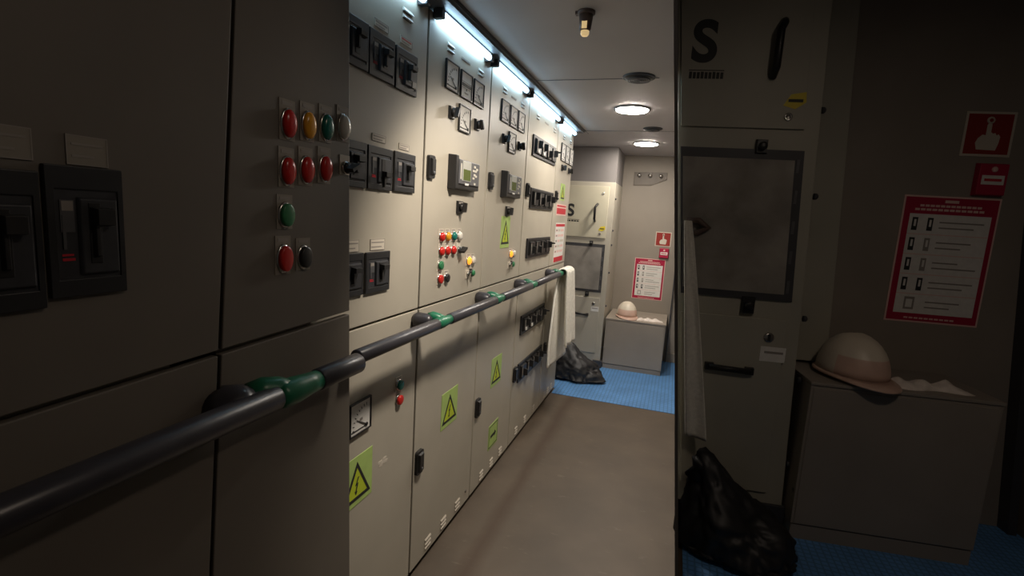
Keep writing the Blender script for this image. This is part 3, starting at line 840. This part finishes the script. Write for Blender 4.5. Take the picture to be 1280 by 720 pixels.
def rag(label, loc, rz, L, W, H, seed, name='cloth'):
    g = G(); nx, ny = 28, 10; vs = []; fs = []
    for i in range(nx + 1):
        for j in range(ny + 1):
            a, b = i / nx * 2 - 1, j / ny * 2 - 1
            lump = .55 + .45 * math.cos((a + .1) * PI * 1.6) ** 2
            e = max(0, 1 - abs(a) ** 4) * max(0, 1 - abs(b) ** 3)
            n_ = noise.noise(Vector((a * 3 + seed, b * 2, .3)))
            vs.append((a * L / 2, b * W / 2 * (.8 + .2 * math.sin(a * 5 + seed)), .002 + H * e * lump * (.75 + .5 * n_)))
    o = len(vs)
    vs += [(x, y, 0) for x, y, z in vs]
    w = ny + 1
    for i in range(nx):
        for j in range(ny):
            k = i * w + j
            fs.append((k, k + w, k + w + 1, k + 1)); fs.append((o + k + 1, o + k + w + 1, o + k + w, o + k))
    edge = [i * w for i in range(nx + 1)] + [nx * w + j for j in range(1, ny + 1)] + [i * w + ny for i in range(nx - 1, -1, -1)] + [j for j in range(ny - 1, 0, -1)]
    for a, b in zip(edge, edge[1:] + edge[:1]): fs.append((a, o + a, o + b, b))
    g.add(vs, fs, 'cloth', True)
    o_ = g.put(name, None, loc); o_.rotation_euler = (0, 0, rz)
    tag(o_, label, 'cloth', 'white cloths beside the hard hats')
    return o_
helmet('small cream hard hat on the far locker', (.462, 5.03, .517), .35, 1.0, (0, 0))
rag('crumpled white cloth lying on the far locker beside the cream hat', (.690, 4.975, .510), .10, .25, .11, .030, 1.0)

# ------------------------------------------------------------------ towels and bags
def sheet(g, P, mn, nu=18, nv=26, th=.010, amp=.008, freq=4, seed=0, normal=(1, 0, 0)):
    """P(u,v)->Vector ; wavy thick sheet"""
    N = Vector(normal)
    A_, B_ = [], []
    for i in range(nu + 1):
        for j in range(nv + 1):
            u_, v_ = i / nu, j / nv
            p = Vector(P(u_, v_))
            w = math.sin(u_ * freq * 2 * PI + seed + v_ * .8) * amp * min(1, v_ * 2.5) + noise.noise(Vector((u_ * 3 + seed, v_ * 4, 0))) * amp * .8
            A_.append(p + N * (w + th / 2)); B_.append(p + N * (w - th / 2))
    w = nv + 1; o = len(A_); fs = []
    for i in range(nu):
        for j in range(nv):
            k = i * w + j
            fs.append((k, k + w, k + w + 1, k + 1)); fs.append((o + k + 1, o + k + w + 1, o + k + w, o + k))
    edge = [i * w for i in range(nu + 1)] + [nu * w + j for j in range(1, nv + 1)] + [i * w + nv for i in range(nu - 1, -1, -1)] + [j for j in range(nv - 1, 0, -1)]
    for a, b in zip(edge, edge[1:] + edge[:1]): fs.append((a, o + a, o + b, b))
    g.add(A_ + B_, fs, mn, True)

lerp = lambda a, b, t: a + (b - a) * t
g = G()
def drape(u_, v_):      # one long cloth over the rail: inner hem -> over the top -> outer hem
    zt, r = 1.058, .031
    if v_ < .52:
        q = v_ / .52; y0, y1 = lerp(3.30, 3.52, q ** 2), lerp(3.88, 3.80, q)
        return (lerp(.096, .100 - r, q), lerp(y0, y1, u_), lerp(.405 - .03 * u_, zt, q))
    if v_ < .62:
        q = (v_ - .52) / .10; a = PI - q * PI
        return (.100 + r * math.cos(a), lerp(3.50, 3.80, u_), zt + r * math.sin(a))
    q = (v_ - .62) / .38
    return (lerp(.100 + r, .172, q), lerp(lerp(3.50, 3.47, q ** .7), lerp(3.80, 3.86, q), u_), lerp(zt, .525 - .02 * u_, q))
sheet(g, drape, 'towel', 22, 60, .012, .009, 2.5, 1.0)
tag(g.put('towel'), 'white towel draped over the far end of the long handrail', 'towel', 'white towels')

def bag(label, loc, rz, sx, sy_, sz, seed, peak=(-.3, 0), rake=0):
    bm = bmesh.new(); bmesh.ops.create_icosphere(bm, subdivisions=5, radius=1)
    for v in bm.verts:
        p = v.co.copy(); d = p.normalized()
        n1 = noise.noise(d * 1.7 + Vector((seed, 0, 0))); n2 = abs(noise.noise(d * 4.2 + Vector((0, seed, 0)))); n3 = abs(noise.noise(d * 9 + Vector((0, 0, seed))))
        r = 1 + .22 * n1 - .20 * n2 - .07 * n3
        x, y, z = d.x * r, d.y * r, d.z * r
        h = max(0, z)
        pk = math.exp(-((x - peak[0]) ** 2 + (y - peak[1]) ** 2) / .45)
        z = h ** .7 * (.42 + .62 * pk) if z > 0 else z * .12
        k = 1 + .15 * (1 - h)
        v.co = (x * sx * k + rake * max(0, z) * sz, y * sy_ * k, max(0, z + .10) * sz)
    me = bpy.data.meshes.new('garbage_bag'); bm.to_mesh(me); bm.free(); me.materials.append(M['bag'])
    for p in me.polygons: p.use_smooth = True
    t = thing('garbage_bag', label, 'bag', loc, rz, 'black garbage bags')
    put('sack', me, t)
    g = G(); P0 = Vector((peak[0] * sx + rake * sz, peak[1] * sy_, sz * .80))
    g.tube([P0 + Vector((0, 0, -.03)), P0 + Vector((.004, 0, .01)), P0 + Vector((.012, -.004, .04)), P0 + Vector((.02, -.004, .05))], [.045 * sz / .35, .022 * sz / .35, .040 * sz / .35, .030 * sz / .35], 'bag', 14); g.put('neck', t)
    return t
bag('black garbage bag slumped on the blue floor below the towel at the far end', (.105, 4.43, 0), 0, .235, .17, .33, 2.3, (-.5, .1))

# ------------------------------------------------------------------ near side room on the right: same kind of unit, lower light
O = (.86, 2.53); TH = math.radians(8)
ex, ey = math.cos(TH), math.sin(TH)
def loc(u_, off=0, z=0): return (O[0] + u_ * ex - off * ey, O[1] + u_ * ey + off * ex, z)
leftedge = lambda z: -.112 + (.300 / 2.825) * (2.457 - z)
Rn = rk([(0, .640), (.80, .632), (1.114, .612), (1.935, .566), (3.0, .506)])
filter_unit('large dim filter cabinet in shade-darkened cream with a black S in the side room', loc(0), TH, dict(
    L=lambda z: leftedge(z) + .004, R=Rn, top=2.58, base=.06, depth=.07, mat='creamshade', umat='creamshade', lmat='creamshade', inset=.07, ins2=.075, line=1.902, ptop=2.54,
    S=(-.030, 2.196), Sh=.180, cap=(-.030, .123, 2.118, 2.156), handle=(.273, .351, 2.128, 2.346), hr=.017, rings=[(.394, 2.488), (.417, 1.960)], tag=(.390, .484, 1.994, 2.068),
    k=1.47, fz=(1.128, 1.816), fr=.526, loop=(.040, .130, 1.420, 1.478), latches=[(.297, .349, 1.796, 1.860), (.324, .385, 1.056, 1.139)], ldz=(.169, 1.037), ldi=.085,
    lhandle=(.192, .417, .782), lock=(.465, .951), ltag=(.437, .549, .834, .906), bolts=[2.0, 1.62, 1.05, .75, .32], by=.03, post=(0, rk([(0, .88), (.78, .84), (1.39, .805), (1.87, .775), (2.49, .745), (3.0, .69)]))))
WO = .32
g = G()
pq = lambda z, off: ((.8588 - .007 * (O[1] + off) - .106 * (z - 1.45)) - O[0] + off * ey) / ex     # where the added leaning partition plane meets this room's back
W8 = [(*loc(u_, o_)[:2], z) for z in (.004, 2.597) for u_, o_ in ((pq(z, WO) + .012, WO + .001), (1.94, WO + .001), (1.94, WO + .06), (pq(z, WO) + .030, WO + .06))]
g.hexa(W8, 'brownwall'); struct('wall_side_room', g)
g = G(); g.hexa([(*loc(pq(z, o_) + d_, o_)[:2], z) for z in (.004, 2.578) for d_, o_ in ((.006, .072), (.012, .072), (.014, WO - .001), (.008, WO - .001))], 'creamshade'); struct('trim_8', g)  # added plate, stops aisle light leaking in behind the cabinet
press_sign('large dim red fire alarm sign with a pressing hand in the side room', loc(1.412, WO, 1.972), TH, .210, .208)
red_label('large dim red call point box under the hand sign in the side room', loc(1.450, WO, 1.760), TH, .130, .155)
poster('large dim red bordered safety poster on the side room wall', loc(1.315, WO, 1.355), TH, .420, .635)
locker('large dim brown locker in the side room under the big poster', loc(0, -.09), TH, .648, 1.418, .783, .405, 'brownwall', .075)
hp = loc(.872, .06); helmet('large dim hard hat on the side room locker', (hp[0], hp[1], .793), TH + .35, 1.36, (0, 0))
rp = loc(1.165, .01); rag('crumpled white cloth lying on the side room locker beside the large hat', (rp[0], rp[1], .783), TH + .05, .34, .13, .045, 4.0)

# towel hung over the filter pull in the side room
g = G()
def hang(u_, v_):
    z = lerp(1.475, .455 - .02 * u_, v_)
    l = leftedge(z) + .022; r_ = lerp(.046, .222, v_ ** .9)
    p = loc(lerp(l, r_, u_), -.085 + .02 * math.cos(v_ * 2))
    return (p[0], p[1], z)
sheet(g, hang, 'towel', 12, 50, .022, .008, 1.0, .4, (ey, -ex, 0))
tag(g.put('towel'), 'large dim white towel hanging on the side room filter cabinet', 'towel', 'white towels')
bp = loc(.375, -.235); bag('large dim black garbage bag on the floor under the side room towel', (bp[0], bp[1], .003), TH, .225, .20, .42, 5.1, (-.6, .1), -.16)

# ------------------------------------------------------------------ shell
g = G(); g.box(-.46, 2.86, -1.2, 5.56, -.06, 0, 'floor'); struct('floor', g)
g = G(); g.box(.0, 1.30, 3.925, 5.458, .0005, .003, 'blue'); g.box(-.44, .0, 4.06, 5.458, .0005, .003, 'blue'); struct('floor_far', g)
g = G(); g.box(1.03, 2.79, .95, 3.3, .0005, .003, 'blue'); struct('floor_side_room', g)
g = G(); g.box(-.56, -.46, -1.2, 5.56, 0, 2.6, 'duct'); struct('wall_left', g)
g = G(); g.box(1.302, 1.36, 3.0, 5.458, .004, 2.138, 'endwall'); struct('wall_right', g)
g = G()
cz0, cz1 = 2.14, 2.20
P = [(-.455, 1.12), (.776, 1.12), (.767, 2.50), (.764, 3.0), (1.36, 3.0), (1.36, 5.458), (-.455, 5.458)]
n = len(P)
g.add([(x, y, cz0) for x, y in P] + [(x, y, cz1) for x, y in P], [tuple(range(n))[::-1], tuple(range(n, 2 * n))] + [(i, (i + 1) % n, n + (i + 1) % n, n + i) for i in range(n)], 'ceil')
struct('ceiling', g)
for k, yy in enumerate((2.58, 4.02)):
    g = G(); g.box(.093, .70 if k == 0 else 1.29, yy - .002, yy + .002, 2.1375, 2.1399, 'cornice'); struct('trim_%d' % (5 + k), g)
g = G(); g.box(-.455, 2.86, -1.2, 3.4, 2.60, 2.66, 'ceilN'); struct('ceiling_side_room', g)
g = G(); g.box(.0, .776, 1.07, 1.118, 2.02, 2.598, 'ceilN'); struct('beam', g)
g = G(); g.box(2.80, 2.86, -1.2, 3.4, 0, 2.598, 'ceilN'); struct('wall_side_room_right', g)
# added edge-on partition keeps aisle light out of the side room, leaning a little
g = G()
px = lambda y, z: .8588 - .007 * y - .106 * (z - 1.45)
t_ = .006
y0, y1 = .90, 2.495
g.hexa([(px(y0, 0), y0, 0), (px(y0, 0) + t_, y0, 0), (px(y1, 0) + t_, y1, 0), (px(y1, 0), y1, 0), (px(y0, 2.598), y0, 2.598), (px(y0, 2.598) + t_, y0, 2.598), (px(y1, 2.598) + t_, y1, 2.598), (px(y1, 2.598), y1, 2.598)], 'duct'); struct('added_light_partition', g)
# cornice over the cabinets
g = G(); g.box(-.02, .076, 1.125, 4.03, 2.121, 2.1395, 'cornice'); struct('trim_1', g)
g = G(); g.box(.076, .088, 1.125, 4.03, 2.128, 2.1395, 'trim'); struct('trim_2', g)
g = G(); g.box(.0885, .092, 1.125, 4.16, 2.1375, 2.1399, 'trim'); struct('trim_7', g)
# door post beside the far locker, post in the side room
g = G(); g.box(.873, .883, 5.42, 5.459, .0035, 2.138, 'trim'); struct('trim_3', g)
g = G(); g.box(.885, 1.30, 5.440, 5.459, .0035, .10, 'endwall'); struct('baseboard_end', g)
g = G(); f = lambda z: 1.600 - (z - 1.9) * .105
q0, q1 = .004, 2.597
def raked(o0, o1, a, b):
    return [(*loc(f(z) + d, o)[:2], z) for z in (q0, q1) for d, o in ((a, o0), (b, o0), (b, o1), (a, o1))]
g.hexa(raked(.25, WO, 0, .04), 'trim'); g.hexa(raked(.22, WO, .06, .30), 'body'); struct('trim_4', g)

# ------------------------------------------------------------------ lighting
downlight(1.75, .75, 'added unseen round ceiling light that brightens the side room', .11, True, 'filldisc', 2.60)  # lamp added out of view to set the side room's brightness
def spot(name, loc_, rot, power, size, blend, col, rad):
    l = bpy.data.lights.new(name, 'SPOT'); l.energy = power; l.spot_size = math.radians(size); l.spot_blend = blend; l.color = col; l.shadow_soft_size = rad
    o = bpy.data.objects.new(name, l); COL.objects.link(o); o.location = loc_; o.rotation_euler = rot
    return o
spot('aisle_spot', (.62, 1.50, 2.12), (math.radians(20), math.radians(22), 0), 20, 96, .7, (1, .89, .76), .07)

w = bpy.data.worlds.new('world'); sc.world = w; w.use_nodes = True
bg = w.node_tree.nodes['Background']; bg.inputs['Color'].default_value = (1, .92, .82, 1); bg.inputs['Strength'].default_value = .006

# ------------------------------------------------------------------ camera
cam = bpy.data.cameras.new('camera'); co = bpy.data.objects.new('camera', cam); COL.objects.link(co)
R = Vector((0.94732788, 0.31406979, 0.06269013)); U = Vector((-0.10456093, 0.11828432, 0.98745928)); F = Vector((-0.30271587, 0.94200265, -0.14489347))
m = Matrix((R, U, -F)).transposed().to_4x4(); m.translation = Vector((.858784, 0, 1.45))
co.matrix_world = m
cam.sensor_width = 36; cam.lens = 623.2995 / 1280 * 36; cam.clip_start = .02
sc.camera = co

vs = sc.view_settings
sc.display_settings.display_device = 'sRGB'
vs.view_transform = 'Standard'; vs.look = 'None'; vs.exposure = 2.08; vs.gamma = 1; vs.use_curve_mapping = False
